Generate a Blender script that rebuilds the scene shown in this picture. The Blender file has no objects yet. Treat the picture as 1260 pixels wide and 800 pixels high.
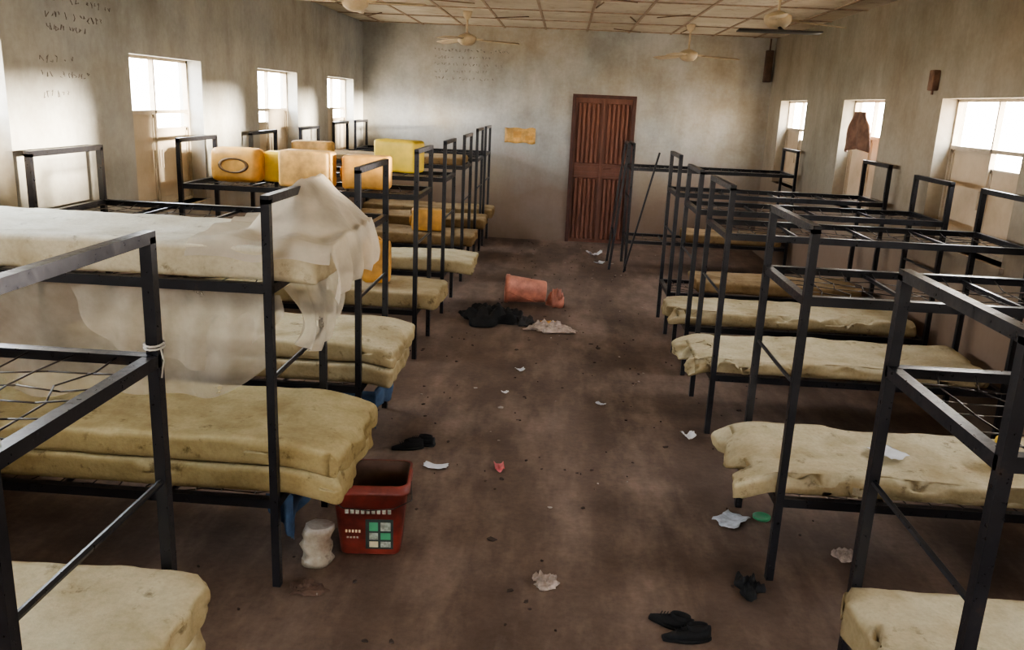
import bpy, bmesh, math, random
from mathutils import Vector, Matrix, noise
random.seed(7)
S=bpy.context.scene
COL=S.collection

# ---------------------------------------------------------------- materials
def nmat(name):
    m=bpy.data.materials.new(name); m.use_nodes=True
    nt=m.node_tree; b=nt.nodes['Principled BSDF']
    return m,nt,b
def coords(nt,scale=(1,1,1)):
    tc=nt.nodes.new('ShaderNodeTexCoord'); mp=nt.nodes.new('ShaderNodeMapping')
    mp.inputs['Scale'].default_value=scale
    nt.links.new(tc.outputs['Object'],mp.inputs['Vector']); return mp.outputs['Vector']
def noi(nt,vec,scale,detail=6,rough=.6):
    n=nt.nodes.new('ShaderNodeTexNoise'); n.inputs['Scale'].default_value=scale
    n.inputs['Detail'].default_value=detail; n.inputs['Roughness'].default_value=rough
    nt.links.new(vec,n.inputs['Vector']); return n.outputs['Fac']
def ramp(nt,fac,stops):
    r=nt.nodes.new('ShaderNodeValToRGB'); e=r.color_ramp.elements
    e[0].position=stops[0][0]; e[0].color=(*stops[0][1],1)
    e[1].position=stops[-1][0]; e[1].color=(*stops[-1][1],1)
    for p,c in stops[1:-1]:
        x=e.new(p); x.color=(*c,1)
    nt.links.new(fac,r.inputs['Fac']); return r.outputs['Color']
def mix(nt,a,b,fac,mode='MIX'):
    m=nt.nodes.new('ShaderNodeMix'); m.data_type='RGBA'; m.blend_type=mode
    for k,v in ((6,a),(7,b)):
        if isinstance(v,tuple): m.inputs[k].default_value=(*v,1)
        else: nt.links.new(v,m.inputs[k])
    if isinstance(fac,(int,float)): m.inputs[0].default_value=fac
    else: nt.links.new(fac,m.inputs[0])
    return m.outputs[2]
def bump(nt,b,h,strength=.3,dist=.02):
    n=nt.nodes.new('ShaderNodeBump'); n.inputs['Strength'].default_value=strength
    n.inputs['Distance'].default_value=dist
    nt.links.new(h,n.inputs['Height']); nt.links.new(n.outputs['Normal'],b.inputs['Normal'])

def plain(name,c,rough=.6,metal=0,var=.25,scale=12):
    m,nt,b=nmat(name); v=coords(nt)
    f=noi(nt,v,scale)
    d=tuple(x*(1-var) for x in c); l=tuple(min(1,x*(1+var)) for x in c)
    nt.links.new(ramp(nt,f,[(.35,d),(.65,l)]),b.inputs['Base Color'])
    b.inputs['Roughness'].default_value=rough; b.inputs['Metallic'].default_value=metal
    return m

def wall_mat(name,base,warm,blot):
    m,nt,b=nmat(name); v=coords(nt); vs=coords(nt,(1,1,.22))
    f1=noi(nt,v,.55,4,.55); f2=noi(nt,v,1.3,9,.62); f3=noi(nt,vs,4,6,.65); f4=noi(nt,v,22,4,.6)
    c=ramp(nt,f1,[(.42,base),(.58,warm)])
    c=mix(nt,c,blot,ramp(nt,f2,[(.46,(0,0,0)),(.64,(.75,.75,.75))]))
    c=mix(nt,c,ramp(nt,f2,[(.30,(.70,.66,.60)),(.46,(1,1,1))]),.7,'MULTIPLY')
    c=mix(nt,c,ramp(nt,f3,[(.30,(.66,.62,.57)),(.56,(1,1,1))]),.45,'MULTIPLY')
    c=mix(nt,c,ramp(nt,f4,[(.3,(.85,.84,.83)),(.7,(1.0,1.0,1.0))]),.8,'MULTIPLY')
    tc=nt.nodes.new('ShaderNodeTexCoord'); sp=nt.nodes.new('ShaderNodeSeparateXYZ')
    nt.links.new(tc.outputs['Object'],sp.inputs[0])
    ma=nt.nodes.new('ShaderNodeMath'); ma.operation='MULTIPLY_ADD'
    nt.links.new(f2,ma.inputs[0]); ma.inputs[1].default_value=-1.4
    nt.links.new(sp.outputs['Z'],ma.inputs[2])
    dirt=ramp(nt,ma.outputs[0],[(0,(.8,.8,.8)),(.75,(0,0,0))])
    c=mix(nt,c,(.20,.13,.09),dirt)
    nt.links.new(c,b.inputs['Base Color']); b.inputs['Roughness'].default_value=.9
    bump(nt,b,f2,.5,.03)
    return m
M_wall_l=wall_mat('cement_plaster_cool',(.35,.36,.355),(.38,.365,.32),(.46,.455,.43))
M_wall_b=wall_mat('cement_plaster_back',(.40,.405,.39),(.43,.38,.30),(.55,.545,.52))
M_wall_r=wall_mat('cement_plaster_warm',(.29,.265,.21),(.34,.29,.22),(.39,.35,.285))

def floor_mat():
    m,nt,b=nmat('dusty_earth_floor'); v=coords(nt); vs=coords(nt,(1.6,.45,1))
    f1=noi(nt,vs,.8,5,.6); f2=noi(nt,v,3,9,.7); f3=noi(nt,v,30,5,.7); f4=noi(nt,vs,1.6,7,.65)
    c=ramp(nt,f1,[(.34,(.105,.069,.052)),(.5,(.155,.104,.079)),(.66,(.22,.152,.117))])
    c=mix(nt,c,(.33,.245,.195),ramp(nt,f4,[(.47,(0,0,0)),(.70,(.65,.65,.65))]))
    c=mix(nt,c,ramp(nt,f2,[(.32,(.62,.60,.58)),(.58,(1,1,1))]),.8,'MULTIPLY')
    c=mix(nt,c,ramp(nt,f3,[(.3,(.74,.72,.70)),(.6,(1,1,1))]),.8,'MULTIPLY')
    nt.links.new(c,b.inputs['Base Color']); b.inputs['Roughness'].default_value=.72
    bump(nt,b,f2,.3,.02); return m
M_floor=floor_mat()

def foam_mat(name,base,stain,amt=.6):
    m,nt,b=nmat(name); v=coords(nt)
    oi=nt.nodes.new('ShaderNodeObjectInfo')
    va=nt.nodes.new('ShaderNodeVectorMath'); va.operation='ADD'
    sc=nt.nodes.new('ShaderNodeMath'); sc.operation='MULTIPLY'; sc.inputs[1].default_value=37
    nt.links.new(oi.outputs['Random'],sc.inputs[0])
    nt.links.new(v,va.inputs[0]); nt.links.new(sc.outputs[0],va.inputs[1]); v=va.outputs[0]
    f1=noi(nt,v,2.2,6,.65); f2=noi(nt,v,11,6,.7); f3=noi(nt,v,60,3,.6); f5=noi(nt,v,5,5,.6)
    c=mix(nt,base,stain,ramp(nt,f1,[(.44,(0,0,0)),(.64,(amt,amt,amt))]))
    c=mix(nt,c,tuple(x*.35 for x in stain),ramp(nt,f2,[(.59,(0,0,0)),(.70,(.7,.7,.7))]))
    c=mix(nt,c,ramp(nt,f5,[(.3,(.70,.66,.58)),(.6,(1,1,1))]),.8,'MULTIPLY')
    c=mix(nt,c,ramp(nt,f3,[(.3,(.82,.82,.82)),(.6,(1,1,1))]),.7,'MULTIPLY')
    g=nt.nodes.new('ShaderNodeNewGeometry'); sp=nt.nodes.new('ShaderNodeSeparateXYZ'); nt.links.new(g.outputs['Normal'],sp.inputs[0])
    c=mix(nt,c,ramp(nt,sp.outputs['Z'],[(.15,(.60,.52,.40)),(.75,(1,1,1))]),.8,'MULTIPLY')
    nt.links.new(c,b.inputs['Base Color']); b.inputs['Roughness'].default_value=1
    b.inputs['Specular IOR Level'].default_value=.1
    bump(nt,b,f2,.5,.012); return m
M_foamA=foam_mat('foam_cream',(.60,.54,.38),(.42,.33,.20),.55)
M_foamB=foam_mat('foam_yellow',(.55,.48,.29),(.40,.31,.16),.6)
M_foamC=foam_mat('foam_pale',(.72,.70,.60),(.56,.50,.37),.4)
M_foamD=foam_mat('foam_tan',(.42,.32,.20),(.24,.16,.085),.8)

def steel_mat():
    m,nt,b=nmat('painted_dark_steel'); v=coords(nt); f=noi(nt,v,9,6,.7); f2=noi(nt,v,50,3)
    c=ramp(nt,f,[(.35,(.010,.010,.013)),(.62,(.018,.018,.022)),(.8,(.06,.038,.028))])
    nt.links.new(c,b.inputs['Base Color']); b.inputs['Metallic'].default_value=.2
    nt.links.new(ramp(nt,f2,[(.3,(.26,.26,.26)),(.7,(.44,.44,.44))]),b.inputs['Roughness'])
    return m
M_steel=steel_mat()
M_wire=plain('rusty_wire',(.055,.045,.04),.5,.4)
M_rope=plain('cord_white',(.42,.40,.36),.9)
M_black=plain('black_fabric',(.008,.008,.009),.9,var=.4,scale=20)
M_paper=plain('paper_white',(.66,.67,.70),.8,var=.1)
M_blue=plain('blue_cloth',(.045,.085,.16),.85,var=.4,scale=8)
M_brown=plain('brown_cloth',(.17,.095,.065),.9,var=.3)
M_pink=plain('coral_plastic',(.50,.20,.14),.5,var=.3,scale=8)
M_red=plain('red_plastic',(.19,.034,.024),.5,var=.5,scale=6)
M_inside=plain('dried_paint_brown',(.11,.065,.045),.8)
M_label=plain('label_dark',(.025,.035,.03),.5)
M_green=plain('green_plastic',(.06,.28,.14),.45,var=.1)
M_cream=plain('label_cream',(.55,.47,.30),.6)
M_grey=plain('label_grey',(.30,.31,.26),.6,var=.4,scale=60)
M_plastic=plain('clear_bag_plastic',(.46,.37,.31),.4,var=.35,scale=20)
M_redp=plain('red_wrapper',(.55,.12,.13),.5)
M_yel=plain('jerrycan_yellow',(.76,.54,.05),.5,var=.15,scale=6)
M_org=plain('jerrycan_orange',(.62,.33,.08),.5,var=.3,scale=5)
M_pale=plain('jerrycan_amber',(.62,.37,.12),.5,var=.4,scale=6)
M_cap=plain('cap_dark',(.16,.09,.04),.5)
M_beige=plain('shutter_frame_beige',(.44,.37,.28),.6,var=.15)
M_fanw=plain('fan_enamel',(.56,.45,.30),.5,var=.12)
M_fanb=plain('fan_blade_dark',(.02,.018,.016),.6)
M_batten=plain('ceiling_batten',(.34,.25,.18),.8)

def shutter_mat():
    m,nt,b=nmat('shutter_sheet'); v=coords(nt); f=noi(nt,v,4,6,.6)
    c=ramp(nt,f,[(.3,(.40,.33,.24)),(.7,(.54,.46,.35))])
    nt.links.new(c,b.inputs['Base Color']); b.inputs['Roughness'].default_value=.6
    tr=nt.nodes.new('ShaderNodeBsdfTranslucent'); tr.inputs['Color'].default_value=(.60,.48,.34,1)
    ms=nt.nodes.new('ShaderNodeMixShader'); ms.inputs[0].default_value=.06
    nt.links.new(b.outputs[0],ms.inputs[1]); nt.links.new(tr.outputs[0],ms.inputs[2])
    nt.links.new(ms.outputs[0],nt.nodes['Material Output'].inputs['Surface']); return m
M_shut=shutter_mat()

def net_mat(name,lo,hi):
    m,nt,b=nmat(name); v=coords(nt); f=noi(nt,v,6,5,.6)
    b.inputs['Base Color'].default_value=(.68,.62,.52,1); b.inputs['Roughness'].default_value=1
    b.inputs['Specular IOR Level'].default_value=0
    t=nt.nodes.new('ShaderNodeBsdfTransparent')
    tl=nt.nodes.new('ShaderNodeBsdfTranslucent'); tl.inputs['Color'].default_value=(.64,.57,.46,1)
    m1=nt.nodes.new('ShaderNodeMixShader'); m1.inputs[0].default_value=.35
    nt.links.new(b.outputs[0],m1.inputs[1]); nt.links.new(tl.outputs[0],m1.inputs[2])
    m2=nt.nodes.new('ShaderNodeMixShader')
    r=ramp(nt,f,[(.3,(lo,)*3),(.7,(hi,)*3)]); nt.links.new(r,m2.inputs[0])
    nt.links.new(t.outputs[0],m2.inputs[1]); nt.links.new(m1.outputs[0],m2.inputs[2])
    nt.links.new(m2.outputs[0],nt.nodes['Material Output'].inputs['Surface']); return m
M_net=net_mat('mosquito_netting',.34,.56)
M_net2=net_mat('mosquito_netting_bunched',.55,.8)

def door_mat():
    m,nt,b=nmat('door_oxide_red'); v=coords(nt,(3,3,.8)); f=noi(nt,v,4,6,.6)
    nt.links.new(ramp(nt,f,[(.3,(.12,.045,.028)),(.7,(.20,.080,.050))]),b.inputs['Base Color'])
    b.inputs['Roughness'].default_value=.5; return m
M_door=door_mat()
M_doorf=plain('door_frame_dark',(.07,.026,.018),.6)

def ceil_mat():
    m,nt,b=nmat('hardboard_ceiling'); v=coords(nt); f=noi(nt,v,1.2,6,.6); f2=noi(nt,v,6,6,.7)
    c=ramp(nt,f,[(.3,(.44,.37,.28)),(.65,(.64,.58,.47))])
    c=mix(nt,c,(.28,.19,.12),ramp(nt,f2,[(.54,(0,0,0)),(.70,(.7,.7,.7))]))
    nt.links.new(c,b.inputs['Base Color']); b.inputs['Roughness'].default_value=.85; return m
M_ceil=ceil_mat()

# ---------------------------------------------------------------- mesh helpers
class MB:
    def __init__(s): s.bm=bmesh.new(); s.mi=0
    def box(s,a,b,mi=None):
        mi=s.mi if mi is None else mi
        x0,y0,z0=a; x1,y1,z1=b
        v=[s.bm.verts.new(p) for p in ((x0,y0,z0),(x1,y0,z0),(x1,y1,z0),(x0,y1,z0),(x0,y0,z1),(x1,y0,z1),(x1,y1,z1),(x0,y1,z1))]
        for q in ((0,3,2,1),(4,5,6,7),(0,1,5,4),(1,2,6,5),(2,3,7,6),(3,0,4,7)):
            f=s.bm.faces.new([v[i] for i in q]); f.material_index=mi
    def bar(s,p0,p1,r,n=4,mi=None,rot=math.pi/4,r1=None,cap=True,smooth=False):
        mi=s.mi if mi is None else mi
        p0=Vector(p0);p1=Vector(p1);d=(p1-p0).normalized()
        up=Vector((0,0,1)) if abs(d.z)<.9 else Vector((0,1,0))
        u=d.cross(up).normalized(); w=d.cross(u)
        r1=r if r1 is None else r1
        A=[];B=[]
        for i in range(n):
            t=2*math.pi*i/n+rot; o=u*math.cos(t)+w*math.sin(t)
            A.append(s.bm.verts.new(p0+o*r)); B.append(s.bm.verts.new(p1+o*r1))
        for i in range(n):
            f=s.bm.faces.new((A[i],A[(i+1)%n],B[(i+1)%n],B[i])); f.material_index=mi; f.smooth=smooth
        if cap:
            for q in (A[::-1],B):
                f=s.bm.faces.new(q); f.material_index=mi
    def tube(s,pts,r,n=8,mi=None):
        for a,b in zip(pts[:-1],pts[1:]): s.bar(a,b,r,n,mi,smooth=True)
    def rings(s,rings,mi=None,closed=True,cap0=False,cap1=False,smooth=True):
        mi=s.mi if mi is None else mi
        R=[[s.bm.verts.new(p) for p in r] for r in rings]
        for a,b in zip(R[:-1],R[1:]):
            n=len(a)
            for i in range(n if closed else n-1):
                f=s.bm.faces.new((a[i],a[(i+1)%n],b[(i+1)%n],b[i])); f.material_index=mi; f.smooth=smooth
        if cap0: f=s.bm.faces.new(R[0][::-1]); f.material_index=mi
        if cap1: f=s.bm.faces.new(R[-1]); f.material_index=mi
    def grid(s,nu,nv,fn,mi=None,smooth=True):
        mi=s.mi if mi is None else mi
        V=[[s.bm.verts.new(fn(i/nu,j/nv)) for j in range(nv+1)] for i in range(nu+1)]
        for i in range(nu):
            for j in range(nv):
                f=s.bm.faces.new((V[i][j],V[i+1][j],V[i+1][j+1],V[i][j+1])); f.material_index=mi; f.smooth=smooth
    def rbox(s,c,h,r,n=(6,6,3),mi=None,fn=None):
        c=Vector(c); h=Vector(h)
        mi=s.mi if mi is None else mi
        def rnd(p):
            q=Vector([max(-(h[k]-r),min(h[k]-r,p[k])) for k in range(3)])
            d=p-q
            if d.length>1e-9: p=q+d.normalized()*r
            p=c+p
            return fn(p) if fn else p
        tmp=bmesh.new()
        def lin(k):
            m=n[k]; e=[-h[k],-h[k]+r*.45,-h[k]+r]+[-h[k]+r+(2*h[k]-2*r)*i/m for i in range(1,m)]+[h[k]-r,h[k]-r*.45,h[k]]
            return e
        L=[lin(0),lin(1),lin(2)]
        for ax in range(3):
            a1,a2=[k for k in range(3) if k!=ax]
            for sg in (-1,1):
                V=[]
                for u in L[a1]:
                    row=[]
                    for w in L[a2]:
                        p=Vector((0,0,0)); p[ax]=sg*h[ax]; p[a1]=u; p[a2]=w
                        row.append(tmp.verts.new(p))
                    V.append(row)
                for i in range(len(V)-1):
                    for j in range(len(V[0])-1):
                        tmp.faces.new((V[i][j],V[i+1][j],V[i+1][j+1],V[i][j+1]))
        bmesh.ops.remove_doubles(tmp,verts=tmp.verts,dist=1e-5)
        bmesh.ops.recalc_face_normals(tmp,faces=tmp.faces)
        mp={}
        for v in tmp.verts: mp[v]=s.bm.verts.new(rnd(v.co.copy()))
        for f in tmp.faces:
            g=s.bm.faces.new([mp[v] for v in f.verts]); g.smooth=True; g.material_index=mi
        tmp.free()
    def obj(s,name,mats,parent=None,loc=(0,0,0),rot=(0,0,0),solid=0,recalc=True):
        if recalc: bmesh.ops.recalc_face_normals(s.bm,faces=s.bm.faces)
        me=bpy.data.meshes.new(name); s.bm.to_mesh(me); s.bm.free()
        for m in mats: me.materials.append(m)
        o=bpy.data.objects.new(name,me); COL.objects.link(o)
        o.location=loc; o.rotation_euler=rot
        if parent: o.parent=parent
        if solid:
            md=o.modifiers.new('thick','SOLIDIFY'); md.thickness=solid; md.offset=0
        return o
def empty(name,loc=(0,0,0),rot=(0,0,0)):
    e=bpy.data.objects.new(name,None); COL.objects.link(e); e.location=loc; e.rotation_euler=rot
    e.empty_display_size=.1; return e
def N(p,s=1.0): return noise.noise(Vector(p)*s)

# ---------------------------------------------------------------- room
XL,XR,Y0,Y1,ZC=-3.07,2.95,-3.2,13.0,3.09
T=.2
def side_wall(name,x_in,x_out,wins,z0,z1,mat):
    m=MB(); xa,xb=min(x_in,x_out),max(x_in,x_out)
    edges=sorted(wins); y=Y0-T
    for a,b in edges:
        m.box((xa,y,0),(xb,a,ZC)); m.box((xa,a,0),(xb,b,z0)); m.box((xa,a,z1),(xb,b,ZC)); y=b
    m.box((xa,y,0),(xb,Y1+T,ZC)); return m.obj(name,[mat])
WL=[(.9,2.15),(3.4,4.62),(6.0,7.2),(8.54,9.8),(11.06,12.42)]
WR=[(.6,1.85),(3.2,4.45),(5.75,7.1),(8.35,9.55),(11.0,12.3)]
side_wall('wall_left',XL,XL-T,WL,1.12,2.26,M_wall_l)
side_wall('wall_right',XR,XR+T,WR,1.12,2.22,M_wall_r)
DX0,DX1,DH=.08,1.02,2.2
m=MB(); m.box((XL,Y1,0),(DX0,Y1+T,ZC)); m.box((DX1,Y1,0),(XR,Y1+T,ZC)); m.box((DX0,Y1,DH),(DX1,Y1+T,ZC)); m.obj('wall_back',[M_wall_b])
m=MB(); m.box((XL,Y0-T,0),(-.45,Y0,ZC)); m.box((.45,Y0-T,0),(XR,Y0,ZC)); m.box((-.45,Y0-T,2.1),(.45,Y0,ZC)); m.obj('wall_front',[M_wall_b])  # open doorway behind the camera is unseen, added to let in front light
m=MB(); m.box((XL-T,Y0-T,-.15),(XR+T,Y1+T,0)); m.obj('floor',[M_floor])
m=MB(); m.box((XL-T,Y0-T,ZC),(XR+T,Y1+T,ZC+.08)); m.obj('ceiling',[M_ceil])
m=MB()
x=XL+.3
while x<XR:
    m.box((x-.014,Y0,ZC-.010),(x+.014,Y1,ZC-.0005)); x+=.6
y=Y0+.4
while y<Y1:
    m.box((XL,y-.016,ZC-.012),(XR,y+.016,ZC-.0004)); y+=1.2
m.obj('trim_1',[M_batten])
m=MB()
for k in range(30):
    xx=random.uniform(XL+.4,XR-.6); yy=random.uniform(5,12.4); a=random.uniform(-1.4,1.4)
    m.bar((xx,yy,ZC-.014),(xx+.5*math.sin(a),yy+.5*math.cos(a),ZC-.02),.008)
m.obj('trim_4',[plain('loose_lath',(.16,.10,.06),.8)])

def window(idx,xin,xout,a,b,z0,z1,side):
    e=empty('window_%d'%idx,((xin+xout)/2,(a+b)/2,(z0+z1)/2))
    c=e.location
    sgn=-1 if side=='L' else 1
    xm=xin+sgn*.12
    m=MB()
    def bx(p,q):
        m.box(tuple(Vector(p)-c),tuple(Vector(q)-c))
    w=.022
    xa,xb=min(xm,xm+sgn*.04),max(xm,xm+sgn*.04)
    bx((xa,a,z0),(xb,a+w,z1)); bx((xa,b-w,z0),(xb,b,z1)); bx((xa,a,z1-w),(xb,b,z1)); bx((xa,a,z0),(xb,b,z0+w))
    zt=1.85; mid=(a+b)/2
    bx((xa,a+w,zt-.014),(xb,b-w,zt+.014)); bx((xa,mid-.011,z0+w),(xb,mid+.011,z1-w))
    m.obj('frame',[M_beige],e)
    m=MB()
    for k,(p,q) in enumerate(((a+w,mid-.011),(mid+.011,b-w))):
        xs=xm+sgn*.025; zt2=zt-.014
        if k==(idx%2): zt2-=.11
        m.box(tuple(Vector((xs-.004,p,z0+w))-c),tuple(Vector((xs+.004,q,zt2))-c))
        for zz in (z0+w+.03,zt2-.02):
            m.box(tuple(Vector((xs-.010,p,zz-.012))-c),tuple(Vector((xs+.010,q,zz+.012))-c))
        for yy in (p+.014,q-.014):
            m.box(tuple(Vector((xs-.010,yy-.012,z0+w))-c),tuple(Vector((xs+.010,yy+.012,zt2))-c))
        yh=q-.05 if k==0 else p+.05
        m.bar(Vector((xs-sgn*.03,yh,1.42))-c,Vector((xs-sgn*.03,yh,1.56))-c,.008,6)
    m.obj('shutter_leaves',[M_shut],e)
    L=bpy.data.lights.new('sky_portal','AREA'); L.shape='RECTANGLE'; L.size=(z1-z0); L.size_y=b-a
    L.cycles.is_portal=True
    lo=bpy.data.objects.new('sky_portal',L); COL.objects.link(lo); lo.parent=e
    lo.location=(sgn*.11,0,0)
    lo.rotation_euler=(0,-math.radians(90) if side=='L' else math.radians(90),0)
i=1
for a,b in WL: window(i,XL,XL-T,a,b,1.12,2.26,'L'); i+=1
for a,b in WR: window(i,XR,XR+T,a,b,1.12,2.22,'R'); i+=1
m=MB()
for a,b in WL: m.box((XL-.2,a-.04,1.08),(XL+.03,b+.04,1.12))
m.obj('trim_2',[M_wall_l])
m=MB()
for a,b in WR: m.box((XR-.03,a-.04,1.08),(XR+.2,b+.04,1.12))
m.obj('trim_3',[M_wall_r])

# door
e=empty('door_1',((DX0+DX1)/2,Y1+.03,0)); 
m=MB(); hw=(DX1-DX0)/2
m.box((-hw,-.06,0),(-hw+.05,.06,DH)); m.box((hw-.05,-.06,0),(hw,.06,DH)); m.box((-hw+.05,-.06,DH-.05),(hw-.05,.06,DH)); m.box((-hw+.05,-.0,0),(hw-.05,.06,.02))
m.obj('frame',[M_doorf],e)
m=MB(); W=hw-.05
m.box((-W,-.01,.0),(W,.03,DH-.05))
m.box((-.012,-.045,.02),(.016,-.01,DH-.06))
for s0,s1 in ((-W,-.014),(.018,W)):
    for z0,z1 in ((.05,.98),(1.2,2.08)):
        n=5
        for k in range(n):
            xa=s0+.035+(s1-s0-.07)*k/n; xb=xa+(s1-s0-.07)/n
            m.rings([[(xa+.004,-.01,z0),(xa+.018,-.036,z0+.01),(xb-.018,-.036,z0+.01),(xb-.004,-.01,z0)],[(xa+.004,-.01,z1),(xa+.018,-.036,z1-.01),(xb-.018,-.036,z1-.01),(xb-.004,-.01,z1)]],cap0=True,cap1=True,smooth=False)
    for z0 in (1.02,1.10):
        m.box((s0+.03,-.034,z0),(s1-.03,-.01,z0+.05))
m.box((-W,-.04,.985),(W,-.01,1.005)); m.box((-W,-.04,1.172),(W,-.01,1.19))
m.bar((.05,-.03,1.13),(.05,-.075,1.13),.012,8); m.bar((.05,-.07,1.13),(.16,-.07,1.13),.010,8)
m.obj('door_leaf',[M_door],e)

# ---------------------------------------------------------------- bunk beds
def bunk(xa,xw,ya,yb,H,zu=1.32,zl=.40,seed=0,upper_wires=True):
    rnd=random.Random(seed)
    e=empty('bunk_bed',((xa+xw)/2,(ya+yb)/2,0))
    cx,cy=e.location.x,e.location.y
    m=MB(); hs=.0165; t=hs*math.sqrt(2)
    P=lambda x,y,z:(x-cx,y-cy,z)
    for x in (xa,xw):
        for y in (ya,yb): m.bar(P(x,y,0),P(x,y,H),t)
        m.bar(P(x,ya-hs,H),P(x,yb+hs,H),t)
        m.bar(P(x,ya,.93),P(x,yb,.93),.010,6)
    sx=1 if xw>xa else -1
    for z in (zu,zl):
        for y,s in ((ya,1),(yb,-1)):
            y0,y1=sorted((y-.003*s,y+.003*s)); x0,x1=sorted((xa-cx,xw-cx))
            m.box((x0,y0-cy,z-.04),(x1,y1-cy,z))
            y0,y1=sorted((y,y+.035*s)); m.box((x0,y0-cy,z-.006),(x1,y1-cy,z-.0005))
        for x in (xa,xw):
            d=sx if x==xa else -sx
            x0,x1=sorted((x-d*hs,x+d*.019))
            m.box((x0-cx,ya-cy,z-.038),(x1-cx,yb-cy,z-.0015))
    for x in (xa+sx*.475,xa+sx*.95,xa+sx*1.4):
        m.bar((x-cx,ya-cy,zl-.03),(x-cx,yb-cy,zl-.03),.011)
        m.bar((x-cx,ya-cy,zu-.03),(x-cx,yb-cy,zu-.03),.011)
    m.obj('steel_frame',[M_steel],e)
    m=MB()
    x0,x1=sorted((xa,xw))
    for z in ((zu,zl) if upper_wires else (zl,)):
        ny=6; nx=15
        for k in range(1,ny):
            y=ya+(yb-ya)*k/ny
            pts=[]
            for q in range(nx+1):
                pts.append((x0+(x1-x0)*q/nx-cx, y-cy+rnd.uniform(-.02,.02), z-.022-.03*math.sin(math.pi*q/nx)+rnd.uniform(-.006,.006)))
            m.tube(pts,.0026,4)
        for q in range(1,nx):
            x=x0+(x1-x0)*q/nx
            pts=[(x-cx+rnd.uniform(-.03,.03),ya+(yb-ya)*k/ny-cy,z-.020-.03*math.sin(math.pi*q/nx)*(1 if 0<k<ny else 0)) for k in range(ny+1)]
            m.tube(pts,.0026,4)
    m.obj('wire_springs',[M_wire],e)
    return e
LB=[(1.50,2.22),(3.16,3.90),(4.62,5.36),(6.50,7.20),(8.05,8.75),(9.60,10.3),(11.0,11.7),(12.15,12.85)]
RB=[(1.85,2.55),(3.50,4.22),(5.27,6.00),(6.50,7.15),(7.75,8.40),(10.8,11.5)]
XA_L,XW_L=-1.12,-2.98
XA_R,XW_R=1.04,2.87
BL=[bunk(XA_L,XW_L,a,b,1.65 if k<6 else 1.68,seed=k) for k,(a,b) in enumerate(LB)]
BR=[bunk(XA_R if k<5 else .86,XW_R,a,b,1.60 if k!=4 else 1.64,seed=20+k) for k,(a,b) in enumerate(RB)]
m=MB()
for y in (0,.62):
    m.bar((.0,y,0),(.14,y,1.6),.022)
m.bar((.14,-.02,1.6),(.14,.64,1.6),.022); m.bar((.04,0,.45),(.04,.62,.45),.016)
m.bar((.115,0,1.3),(.115,.62,1.3),.016)
m.obj('bed_end_frame',[M_steel],None,(.66,10.85,0))
m=MB(); m.bar((0,0,0),(.33,.0,1.52),.016); m.obj('steel_bar',[M_steel],None,(.84,10.70,0))

# ---------------------------------------------------------------- mattresses
def mattress(x0,x1,y0,y1,z,th,mat,seed,over=None,droop=.0,rag=0.0,sag=.02,rot=0,lump=.55):
    cx,cy=(x0+x1)/2,(y0+y1)/2; hx,hy=(x1-x0)/2,(y1-y0)/2
    ndir=over[1] if over else 0
    def fn(p):
        q=p+Vector((cx,cy,z))
        n1=N(q+Vector((seed*7.3,0,0)),1.8); n2=N(q+Vector((0,seed*3.1,0)),6.0); n3=N(q+Vector((seed,seed,0)),15)
        k=max(0,min(1,p.z/th))
        p=p.copy()
        p.z+=k*lump*(.024*n1+.010*n2+.006*n3)
        if p.z<.001: p.z+=.002*abs(n2)
        ex=abs(p.x)/hx; ey=abs(p.y)/hy
        if ex>.96:
            p.x+=(1 if p.x>0 else -1)*lump*(.035*n2+.025*N(q,14))
        if ey>.92:
            p.y+=(1 if p.y>0 else -1)*lump*(.012*n1+.010*n2-.006)
        if rag:
            s=N(q+Vector((seed*11,5,0)),4.5)+.6*N(q,13)
            if ndir and (p.x*ndir)/hx>.95: p.x-=ndir*rag*max(0,s)*1.5
            if ey>.94: p.y-=(1 if p.y>0 else -1)*rag*.35*max(0,s)
            t=N(q+Vector((3,seed,1)),9)-.15
            if k>.6 and (ey>.93 or ex>.975) and t>0: p.z-=min(th*.6,rag*1.6*t)
        if over:
            d=((p.x+cx)-over[0])*ndir
            if d>0: p.z-=droop*min(1.2,(d/.25))**1.5
        if sag: p.z-=k*sag*math.cos(min(1,abs(p.x)/hx)*math.pi/2)*math.cos(min(1,abs(p.y)/hy)*math.pi/2)
        return p
    m=MB(); m.rbox((0,0,th/2),(hx,hy,th/2),min(th*.28,.028),(60,26,5),fn=fn)
    return m.obj('foam_mattress',[mat],None,(cx,cy,z),(0,0,rot))
ZL,ZU=.402,1.322
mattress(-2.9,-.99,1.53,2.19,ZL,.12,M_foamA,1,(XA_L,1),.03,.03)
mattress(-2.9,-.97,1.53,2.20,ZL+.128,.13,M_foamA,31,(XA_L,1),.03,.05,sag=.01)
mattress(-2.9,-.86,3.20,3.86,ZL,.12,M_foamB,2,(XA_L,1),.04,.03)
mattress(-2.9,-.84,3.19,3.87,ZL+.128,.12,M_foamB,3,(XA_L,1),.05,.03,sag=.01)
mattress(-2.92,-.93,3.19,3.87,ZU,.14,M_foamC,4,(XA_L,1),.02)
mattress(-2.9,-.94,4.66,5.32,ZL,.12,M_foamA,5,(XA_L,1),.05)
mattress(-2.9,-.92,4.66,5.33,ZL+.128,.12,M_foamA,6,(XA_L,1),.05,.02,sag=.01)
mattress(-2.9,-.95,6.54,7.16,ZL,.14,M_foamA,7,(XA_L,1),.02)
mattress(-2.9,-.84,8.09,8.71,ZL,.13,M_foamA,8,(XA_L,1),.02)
mattress(-2.9,-1.0,9.64,10.26,ZL,.13,M_foamD,9,(XA_L,1),.02)
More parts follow.
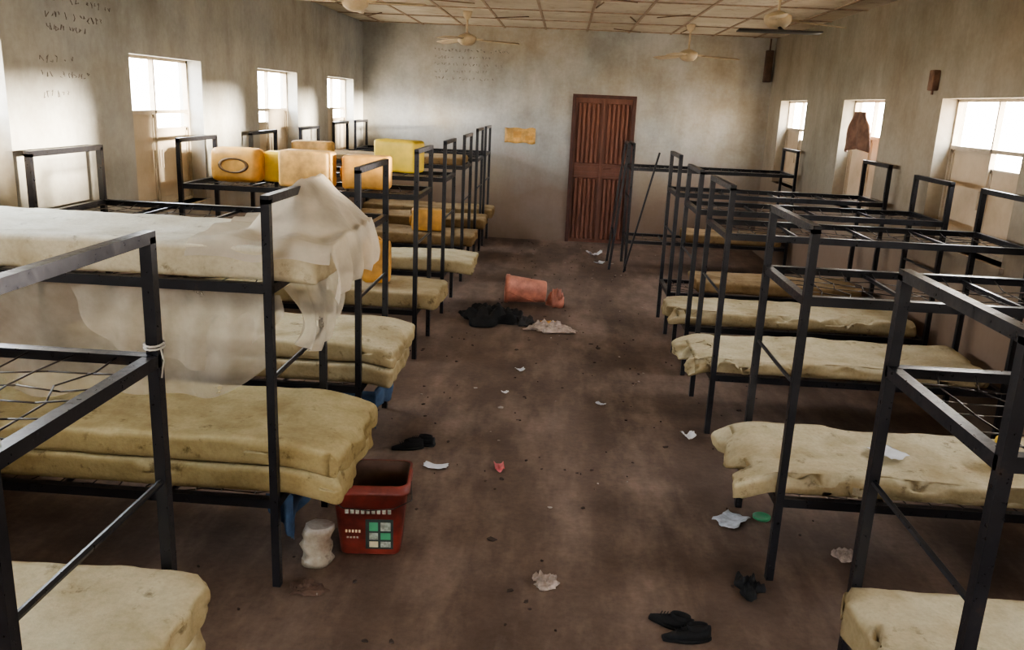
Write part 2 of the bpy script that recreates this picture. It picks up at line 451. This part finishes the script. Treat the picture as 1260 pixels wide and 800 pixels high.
mattress(-2.9,-1.0,11.04,11.66,ZL,.13,M_foamD,10,(XA_L,1),.02)
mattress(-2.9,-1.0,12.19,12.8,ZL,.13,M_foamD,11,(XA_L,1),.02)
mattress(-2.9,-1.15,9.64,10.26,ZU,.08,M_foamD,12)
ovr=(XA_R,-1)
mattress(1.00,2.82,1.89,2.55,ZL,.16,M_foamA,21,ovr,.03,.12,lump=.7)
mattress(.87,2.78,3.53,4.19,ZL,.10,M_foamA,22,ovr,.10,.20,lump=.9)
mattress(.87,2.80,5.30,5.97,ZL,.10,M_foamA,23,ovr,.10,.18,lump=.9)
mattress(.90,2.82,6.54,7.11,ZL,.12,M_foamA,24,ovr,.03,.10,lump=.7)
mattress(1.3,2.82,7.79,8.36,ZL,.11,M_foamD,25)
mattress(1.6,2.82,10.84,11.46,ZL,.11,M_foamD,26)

def hanging(name,mat,xe,y0,y1,zt,zb,seed,xin):
    m=MB()
    def fn(u,v):
        y=y0+(y1-y0)*u; z=zt+(zb-zt)*v*(.85+.15*math.sin(u*7+seed))
        x=xe+.02*math.sin(u*14+seed)*v+.02*N((u*5,v*3,seed))-.02*v
        return (x,y,z)
    m.grid(24,10,fn)
    def fn2(u,v):
        x=xe+(xin-xe)*u; z=zt+(zb-zt)*v*(1-.75*u+.05*math.sin(u*9))
        return (x+.01,y0+.012*math.sin(u*20)*v,z)
    m.grid(30,8,fn2)
    return m.obj(name,[mat],solid=.003)
hanging('blue_bedsheet',M_blue,-1.10,3.30,3.84,.355,.14,1,-1.22)
hanging('blue_bedsheet',M_blue,-1.04,4.68,5.30,.355,.12,2,-1.35)

# ---------------------------------------------------------------- mosquito net on second bed
m=MB()
def n1(u,v):
    x=-2.75+(1.62)*u
    drop=.24+.32*abs(math.sin(math.pi*min(1,u*.98+.02)))**.7+.04*math.sin(u*9)
    z=1.27-drop*v
    y=3.225+.03*math.sin(u*26+v*2)*(.3+v)+.05*N((u*4,v*2,3))+.16*v*math.sin(math.pi*u)
    return (x,y,z)
m.grid(80,18,n1,0)
def n1b(u,v):
    x=-1.95+.86*u
    z=1.27-(.12+.22*math.sin(u*math.pi)**.8+.03*math.sin(u*12))*v
    y=3.20+.016*math.sin(u*38+v*3)*(.3+v)+.05*v
    return (x,y,z)
m.grid(60,12,n1b,0)
def n4(u,v):
    y=3.20+.66*u
    z=1.30-(.22+.12*math.sin(u*math.pi))*v
    x=-1.075+.07*math.sin(v*2.4)+.018*math.sin(u*26+v*3)*(.2+v)
    return (x,y,z)
m.grid(40,12,n4,0)
def n2(u,v):      # bunched sheet over the mattress end, tented over the end rail by the far post
    a=u; y=3.175+.745*v
    if a<.6: x=-1.46+a/.6*.575; hang=0
    else: x=-.885+.03*math.sin((a-.6)*6); hang=(a-.6)*.55
    dy=max(0,3.56-y); d=math.hypot(x+1.12,dy) if hang==0 else math.hypot(.235,dy)+hang*.3
    base=1.485-hang
    tent=1.69-.95*d-hang*.55
    z=max(base,tent)
    ang=math.atan2(y-3.9,x+1.12)
    z+=.010*math.sin(ang*16)*min(1,d*6)+.008*N((x*9,y*9,1)); x+=.018*math.sin(v*24+u*2)*min(1,hang*5+.15)
    if v<.06: z-=(.06-v)*1.2*(1 if hang==0 else .2)
    return (x,y,z)
m.grid(60,50,n2,1)
m.obj('mosquito_net',[M_net,M_net2])

# ---------------------------------------------------------------- jerrycans
def jerrycan(loc,rot,mat,scale=1,ring=False,boxy=False):
    e=empty('jerrycan',loc,rot); e.scale=(scale,)*3
    m=MB(); h=(.14,.115,.20)
    def fn(p):
        p=p.copy()
        k=1-(.008 if boxy else .02)*(abs(math.sin(p.z*26)))+.02*N(p*9)
        p.x*=k;p.y*=k
        return p
    m.rbox((0,0,.20),h,.028 if boxy else .055,(6,6,10),fn=fn)
    m.obj('body',[mat],e)
    m=MB(); m.tube([(-.08,0,.39),(-.072,0,.415),(-.03,0,.422),(.03,0,.418),(.04,0,.39)],.012,8)
    m.obj('handle',[mat],e)
    m=MB(); m.bar((.095,0,.39),(.095,0,.415),.022,14,smooth=True)
    if ring:
        R=[[( .75*r*math.cos(t),-.1145-dd,.20+1.5*r*math.sin(t)) for t in [2*math.pi*i/24 for i in range(24)]] for r,dd in ((.085,-.004),(.085,.002),(.066,.002),(.066,-.004))]
        m.rings(R)
    m.obj('cap',[M_cap],e)
    return e
H=math.pi/2
def lying(x,y,zdeck,yaw,mat,s,ring=False,boxy=True): return jerrycan((x,y,zdeck+.14*s),(0,-H,yaw),mat,s,ring,boxy)
lying(-2.44,6.82,ZU,0,M_org,.98,True,False)
lying(-2.12,7.02,ZU,.10,M_yel,.88)
lying(-1.82,6.68,ZU,-.05,M_pale,1.02)
lying(-1.38,6.80,ZU,.1,M_org,.94)
lying(-1.42,8.42,ZU,-.25,M_yel,1.12)
lying(-2.3,8.40,ZU,-.1,M_pale,.95)
jerrycan((-1.50,6.82,ZL+.15),(0,0,.2),M_org,.88)
lying(-1.40,9.95,ZL+.13,.2,M_org,.9)
jerrycan((2.12,3.80,ZL+.10),(0,0,1.2),M_yel,.34)

# ---------------------------------------------------------------- ceiling fans
def fan(x,y,zb,ang,dark=False):
    e=empty('ceiling_fan',(x,y,zb))
    top=ZC-zb
    m=MB()
    m.bar((0,0,.05),(0,0,top),.013,10,smooth=True)
    def ring(r,z): return [(r*math.cos(t),r*math.sin(t),z) for t in [2*math.pi*i/24 for i in range(24)]]
    m.rings([ring(.012,top-.10),ring(.05,top-.06),ring(.06,top)],cap0=True,cap1=True)
    m.rings([ring(.02,-.06),ring(.07,-.05),ring(.105,-.02),ring(.12,.02),ring(.115,.05),ring(.06,.075),ring(.02,.09)],cap0=True,cap1=True)
    m.obj('motor_and_rod',[M_fanw],e)
    m=MB()
    for k in range(3):
        t=ang+k*2*math.pi/3
        if dark and k==0: continue
        c,s=math.cos(t),math.sin(t)
        def P(r,w,z): return (r*c-w*s,r*s+w*c,z)
        m.bar(P(.10,0,.02),P(.2,0,.015),.012,4)
        def fn(u,v):
            r=.17+.48*u; w=(v-.5)*(.11+.035*math.sin(u*math.pi*.8)); 
            if u>.93: w*=.8
            return P(r,w,.012+w*.18-.02*u)
        m.grid(10,3,fn)
    m.obj('blades',[M_fanw],e,solid=.006)
    if dark:
        m=MB(); m.bar((.0,0,-.03),(.02,-.14,-.085),.01,6)
        m.grid(8,2,lambda u,v:(-.36+.70*u,-.22+.14*v,-.09-.01*v)); m.obj('loose_blade',[M_fanb],e,solid=.010)
    return e
fan(-1.28,10.9,2.75,.15); fan(1.50,11.4,2.70,.05); fan(1.78,7.9,2.82,2.4,True); fan(-1.86,7.6,2.80,-.3)

# ---------------------------------------------------------------- floor things
def ringrect(hw,hd,r,z,n=6):
    pts=[]
    for cx,cy,a0 in ((hw-r,hd-r,0),(-hw+r,hd-r,90),(-hw+r,-hd+r,180),(hw-r,-hd+r,270)):
        for k in range(n+1):
            a=math.radians(a0+90*k/n); pts.append((cx+r*math.cos(a),cy+r*math.sin(a),z))
    return pts
e=empty('paint_bucket',(-.80,3.57,0),(0,0,.10)); e.scale=(1.14,1.05,1.0)
m=MB(); Hb=.36
m.rings([ringrect(.115,.105,.03,.002),ringrect(.12,.11,.035,.01),ringrect(.145,.13,.04,Hb-.05),ringrect(.157,.142,.042,Hb-.048),ringrect(.157,.142,.042,Hb-.03),ringrect(.150,.135,.042,Hb-.028),ringrect(.156,.142,.042,Hb),ringrect(.146,.132,.04,Hb)],cap0=True)
m.mi=1
m.rings([ringrect(.146,.132,.04,Hb),ringrect(.136,.122,.038,Hb-.05),ringrect(.112,.10,.03,.02)],cap1=True)
m.obj('bucket_shell',[M_red,M_inside],e,recalc=False)
m=MB()
def panel(x0,x1,z0,z1,mi,off):
    def fy(z): return -(.11+.02*z/(Hb-.05))-off
    v=[m.bm.verts.new(p) for p in ((x0,fy(z0),z0),(x1,fy(z0),z0),(x1,fy(z1),z1),(x0,fy(z1),z1))]
    f=m.bm.faces.new(v); f.material_index=mi
panel(-.015,.095,.035,.19,0,.0025)
panel(.0,.035,.13,.175,1,.004); panel(.045,.085,.13,.175,3,.004); panel(.0,.035,.085,.12,3,.004); panel(.045,.085,.085,.12,1,.004); panel(.0,.035,.045,.075,2,.004); panel(.045,.085,.045,.075,3,.004)
for q in range(9): panel(-.095+.021*q,-.095+.021*q+.014,.218,.24,3,.0035)
for q in range(5): panel(-.095+.013*q,-.095+.013*q+.008,.12,.135,2,.0035)
for q in range(4): panel(-.09+.013*q,-.09+.013*q+.008,.09,.10,3,.0035)
m.obj('label',[M_label,M_green,M_cream,M_grey],e,recalc=False)
m=MB(); m.tube([(-.157,0,Hb-.04),(-.165,-.09,Hb-.09),(-.10,-.155,Hb-.10),(0,-.165,Hb-.105),(.10,-.155,Hb-.10),(.165,-.09,Hb-.09),(.157,0,Hb-.04)],.0025,6)
m.obj('wire_handle',[M_wire],e)

def crumple(name,mat,loc,size,seed,rot=0,amp=.35,freq=4,nu=26,nv=14,base=.35):
    m=MB(); sx,sy,sz=size
    def fn(u,v):
        a=2*math.pi*u; b=math.pi/2*(1-v)
        r=1+amp*N((math.cos(a)*freq*.4+seed,math.sin(a)*freq*.4,v*2+seed))*1.6
        k=math.cos(b)
        x=sx*r*k*math.cos(a); y=sy*r*k*math.sin(a)
        n=abs(N((x/sx*freq*.5+seed*3,y/sy*freq*.5,seed)))+.5*abs(N((x/sx*freq+seed,y/sy*freq,2)))
        z=sz*math.sin(b)**.7*(base+1.5*n)
        return (x,y,max(.002,z))
    V=[[m.bm.verts.new(fn(i/nu,j/nv)) for i in range(nu)] for j in range(nv+1)]
    for j in range(1,nv):
        for i in range(nu):
            f=m.bm.faces.new((V[j][i],V[j][(i+1)%nu],V[j+1][(i+1)%nu],V[j+1][i])); f.smooth=True
    c=m.bm.verts.new((0,0,sum(v.co.z for v in V[1])/nu))
    for i in range(nu):
        f=m.bm.faces.new((c,V[1][(i+1)%nu],V[1][i])); f.smooth=True
    for v in V[0]: m.bm.verts.remove(v)
    m.bm.faces.new(V[nv][::-1])
    return m.obj(name,[mat],None,loc,(0,0,rot))
m=MB()
rg=[]
for k in range(9):
    z=.19*k/8; r=.066*(1+.07*math.sin(k*2.1))
    rg.append([((r+.014*N((math.cos(t)*2,math.sin(t)*2,k*.7)))*math.cos(t)+.008*math.sin(k),(r*.85+.012*N((math.cos(t)*2,5,k*.7)))*math.sin(t),z) for t in [2*math.pi*i/20 for i in range(20)]])
m.rings(rg,cap0=True,cap1=True)
m.obj('crushed_milk_tin',[foam_mat('dirty_white_tin',(.62,.60,.56),(.20,.11,.07),.8)],None,(-1.01,3.36,0),(0,0.06,.3))

e=empty('plastic_pail',(-.33,8.62,.155),(0,H+.06,.10))
m=MB()
def cr(r,z,j=0):
    return [(r*math.cos(t),r*math.sin(t),z+j*N((math.cos(t)*2.5,math.sin(t)*2.5,1))) for t in [2*math.pi*i/32 for i in range(32)]]
m.rings([cr(.0,.215),cr(.105,.22),cr(.112,.21),cr(.14,-.16),cr(.15,-.165),cr(.15,-.20),cr(.143,-.205),cr(.137,-.20),cr(.13,-.15),cr(.10,.2),cr(0,.2)])
m.obj('shell',[M_pink],e)
m=MB(); m.tube([(0,.15,-.18),(.05,.12,-.05+.0),(.09,.09,.10),(.105,.0,.24),(.09,-.09,.10),(.05,-.12,-.05),(0,-.15,-.18)],.005,6); m.obj('handle',[M_pink],e)
crumple('torn_plastic_bag',M_pink,(.02,8.62,0),(.08,.09,.16),4,amp=.5)

crumple('black_garment_heap',M_black,(-.62,7.90,0),(.26,.24,.11),1,amp=.35,freq=4,nu=60,nv=30,base=.6)
crumple('dark_rag',plain('dark_grey_cloth',(.05,.045,.045),.9),(-.30,7.84,0),(.10,.12,.05),9,amp=.5,freq=5,nu=40,nv=20,base=.5)
crumple('plastic_bag',M_plastic,(-.06,7.64,0),(.20,.10,.06),2,amp=.6,freq=6,nu=48,nv=22)
crumple('orange_wrapper',M_org,(-.05,7.86,0),(.07,.05,.03),5,amp=.6,freq=6)
crumple('plastic_bag',M_plastic,(.03,3.32,0),(.055,.05,.04),12,amp=.6,freq=6)
crumple('dirty_rag',M_inside,(-.99,3.14,0),(.08,.05,.03),13,amp=.6,freq=6)
crumple('plastic_bag',M_plastic,(1.46,3.74,0),(.05,.05,.04),14,amp=.5,freq=6)
crumple('black_rag',M_black,(.93,3.40,0),(.05,.07,.05),15,amp=.6,freq=4,base=.5)

def shoe(loc,rot,s=1):
    m=MB()
    def sec(y):
        t=(y+.13)/.26
        w=.028+.016*math.sin(math.pi*min(1,t*1.05))**.8+.006*math.sin(t*5)
        if t>.93: w*=.75
        if t<.05: w*=.8
        h=.075-.02*t-.030*max(0,(t-.5)/.5)**.8
        return w,h
    rr_=[]
    for i in range(15):
        y=-.13+.26*i/14; w,h=sec(y); pts=[]
        for k in range(16):
            a=2*math.pi*k/16; cz=math.sin(a)
            z=h*.5+.5*h*(cz if cz>0 else max(cz,-.9))
            pts.append((w*math.cos(a)*(1.0 if cz<0 else .85),y,max(.0,z)))
        rr_.append(pts)
    m.rings(rr_,cap0=True,cap1=True)
    col=[[(.028*k1*math.cos(t),-.055+.055*k1*math.sin(t),z) for t in [2*math.pi*i/20 for i in range(20)]] for k1,z in ((1.12,.058),(1.05,.085),(.9,.085),(.75,.062))]
    m.rings(col,cap1=True)
    m.rings([[(1.12*sec(-.13+.26*i/14)[0]*sg_, (-.13+.26*i/14)*1.03, z) for sg_,rng in ((1,range(15)),(-1,range(14,-1,-1))) for i in rng] for z in (0,.016)],cap0=True,cap1=True)
    for k in range(4): m.bar((-.02,.01+.018*k,.066-.004*k),(.02,.01+.018*k,.066-.004*k),.003,6)
    o=m.obj('black_shoe',[M_black],None,loc,(0,0,rot)); o.scale=(s,)*3
shoe((.55,3.09,0),1.15,.70); shoe((.60,3.00,0),1.75,.74)
shoe((-.78,4.78,0),1.4,.72); shoe((-.84,4.70,0),1.9,.72)

def paper(name,mat,loc,w,h,rot,seed,curl=.02):
    m=MB()
    m.grid(8,6,lambda u,v:((u-.5)*w*(1+.3*N((v*3,seed,1))),(v-.5)*h*(1+.4*N((u*3,seed,4))),.004+curl*(abs(u-.5)**1.5)*1.5+curl*.5*abs(N((u*3,v*3,seed)))))
    return m.obj(name,[mat],None,loc,(0,0,rot),solid=.001)
paper('paper_scrap',M_paper,(-.63,4.45,0),.14,.06,-.1,1,.03)
paper('paper_scrap',M_redp,(-.27,4.49,0),.055,.11,.15,2,.04)
paper('paper_scrap',M_paper,(-.25,6.34,0),.07,.05,.4,3,.04)
paper('paper_scrap',M_paper,(.36,5.68,0),.07,.04,-.5,4)
paper('paper_scrap',M_paper,(-.33,5.80,0),.05,.035,.5,5)
paper('leaflet',plain('leaflet_paper',(.46,.50,.56),.7,var=.3,scale=30),(.97,4.04,0),.13,.17,-.7,7)
paper('paper_scrap',M_paper,(.90,5.15,0),.08,.08,.3,8,.06)
paper('paper_scrap',M_paper,(.50,11.8,0),.22,.14,.3,9,.10)
paper('paper_scrap',M_paper,(.55,11.2,0),.12,.1,.8,10,.05)
paper('folded_paper',M_paper,(1.62,3.85,ZL+.10),.12,.15,.5,13,.02)
m=MB()
m.rings([[(r*math.cos(t),r*math.sin(t),z) for t in [2*math.pi*i/24 for i in range(24)]] for r,z in ((.045,0),(.047,.012),(.042,.014),(.038,.008),(.0,.008))],cap0=True)
m.obj('jar_lid',[M_green],None,(1.14,4.10,0))
m=MB()
rr=random.Random(3)
for k in range(320):
    x=rr.gauss(0,.9); y=rr.uniform(2,12.8)
    if abs(x)>2.6: continue
    s=rr.uniform(.003,.011) if rr.random()<.9 else rr.uniform(.011,.024); a=rr.uniform(0,3); z=rr.uniform(.002,.006)
    c,sn=math.cos(a),math.sin(a); pts=[]
    for i in range(5):
        t=2*math.pi*i/5; r=s*rr.uniform(.5,1.2); pts.append((x+r*math.cos(t)*1.4*c-r*math.sin(t)*sn,y+r*math.cos(t)*1.4*sn+r*math.sin(t)*c,z+rr.uniform(-.001,.003)))
    b=[m.bm.verts.new((p[0],p[1],.0005)) for p in pts]; t_=[m.bm.verts.new(p) for p in pts]
    mi=0 if rr.random()<.88 else 1
    f=m.bm.faces.new(t_); f.material_index=mi
    for i in range(5):
        f=m.bm.faces.new((b[i],b[(i+1)%5],t_[(i+1)%5],t_[i])); f.material_index=mi
m.obj('litter_debris',[plain('debris_dark',(.06,.042,.034),.9),plain('debris_light',(.38,.34,.30),.9)])

def cord(bed,loc,tail=.12,r=.025,n=3):
    m=MB()
    for k in range(n):
        m.tube([(r*1.05*math.cos(t),r*1.05*math.sin(t),k*.009+.004*math.sin(t)) for t in [2*math.pi*i/12 for i in range(13)]],.0035,6)
    m.tube([(r,-r*.6,0),(r+.012,-r,-tail*.4),(r+.008,-r-.01,-tail)],.0025,6)
    m.obj('tied_cord',[M_rope],bed,tuple(Vector(loc)-bed.location))
cord(BL[0],(-1.12,2.22,1.34),.08,n=2); cord(BL[0],(-1.12,1.50,1.60),.05,n=2); cord(BL[0],(-1.12,1.50,1.335),.05,n=2)

# wall things
m=MB()
m.grid(10,6,lambda u,v:((u-.5)*.46,-.004-.006*abs(N((u*4,v*4,1))),(v-.5)*.22*(1+.3*N((u*4,1,1)))))
m.mi=1
m.box((-.10,-.016,-.03),(.02,-.011,.06)); m.box((.08,-.016,-.06),(.19,-.011,.0))
m.obj('wall_notice',[M_pale,M_org],None,(-.68,Y1-.004,1.56),solid=.002)
m=MB(); m.rbox((0,0,0),(.03,.04,.08),.01,(2,2,2)); m.bar((0,0,-.07),(0,0,-.11),.01,6); m.obj('switch_box',[M_brown],None,(XR-.03,7.25,2.36))
m=MB(); m.rbox((0,0,0),(.05,.05,.22),.012,(2,2,4)); m.bar((0,0,.2),(0,0,.38),.012,8); m.obj('meter_box',[M_inside],None,(2.86,Y1-.05,2.70))
m=MB()
m.grid(16,18,lambda u,v:(.03*math.sin(u*11+v*2)*v+.02*N((u*4,v*4,2)),(u-.5)*(.30+.30*min(1,v*1.8)),-.38*v+.03*math.sin(u*4)*v))
m.obj('hanging_jacket',[M_brown],None,(XR-.05,8.82,2.10),solid=.02)

def writing(name,origin,ux,rows,seed,mat):
    r=random.Random(seed); m=MB(); o=Vector(origin); ux=Vector(ux); uz=Vector((0,0,1))
    for ri,(length,hh) in enumerate(rows):
        x=0
        while x<length:
            w=r.uniform(.5,1)*hh
            pts=[(x+w*r.random(),hh*r.random()) for _ in range(r.choice((3,4,5)))]
            for a,b in zip(pts[:-1],pts[1:]):
                pa=o+ux*a[0]+uz*(a[1]-ri*hh*2.0); pb=o+ux*b[0]+uz*(b[1]-ri*hh*2.0)
                if (pb-pa).length>.005: m.bar(pa,pb,.0025,3)
            x+=w*1.35 if r.random()<.8 else w*2.6
    return m.obj(name,[mat])
M_char=plain('charcoal_mark',(.16,.14,.13),.9)
writing('wall_writing',(XL+.001,5.05,2.50),(0,1,0),[(.75,.05),(.6,.045),(.4,.04)],1,M_char)
writing('wall_writing',(XL+.001,4.95,2.15),(0,1,0),[(.35,.05),(.5,.04),(.3,.05)],2,M_char)
writing('wall_writing',(-2.0,Y1-.001,2.72),(1,0,0),[(1.1,.05),(.9,.05),(1.0,.05),(.8,.05),(.9,.05)],3,M_char)

# ---------------------------------------------------------------- outside ground
m=MB(); m.box((-40,-40,-.45),(40,50,-.3)); m.obj('ground_outside',[plain('sunlit_sand',(.55,.44,.32),.95,var=.1,scale=.5)])

# ---------------------------------------------------------------- light
w=bpy.data.worlds.new('World'); S.world=w; w.use_nodes=True; nt=w.node_tree
bg=nt.nodes['Background']
tc=nt.nodes.new('ShaderNodeTexCoord'); sp=nt.nodes.new('ShaderNodeSeparateXYZ'); nt.links.new(tc.outputs['Generated'],sp.inputs[0])
warm=ramp(nt,sp.outputs['Z'],[(0.0,(1.0,.86,.68)),(.12,(1,.91,.78)),(.5,(.90,.92,.95))])
cool=ramp(nt,sp.outputs['Z'],[(0.0,(.98,.92,.84)),(.12,(.92,.95,1.0)),(.5,(.80,.90,1.0))])
side=ramp(nt,sp.outputs['X'],[(.0,(0,0,0)),(.6,(1,1,1))])
nt.links.new(mix(nt,cool,warm,side),bg.inputs['Color']); bg.inputs['Strength'].default_value=30
L=bpy.data.lights.new('low_sun','SUN'); L.energy=34; L.color=(1,.90,.74); L.angle=math.radians(4)
so=bpy.data.objects.new('low_sun',L); COL.objects.link(so)
so.rotation_euler=Vector((-1,.148,-.046)).to_track_quat('-Z','Y').to_euler(); so.location=(8,5,6)

# ---------------------------------------------------------------- camera
cam=bpy.data.cameras.new('camera'); co=bpy.data.objects.new('camera',cam); COL.objects.link(co)
R=Vector((.9971,.0631,.0435)).normalized(); Bk=Vector((.05,-.9655,.2555)).normalized()
U=Bk.cross(R).normalized(); R=U.cross(Bk).normalized()
M=Matrix(((R.x,U.x,Bk.x,0),(R.y,U.y,Bk.y,0),(R.z,U.z,Bk.z,2.05),(0,0,0,1)))
co.matrix_world=M
cam.sensor_width=36; cam.lens=1040/1260*36; cam.clip_start=.05
S.camera=co
S.view_settings.view_transform='AgX'
try: S.view_settings.look='AgX - Medium High Contrast'
except Exception: pass
S.view_settings.exposure=.5
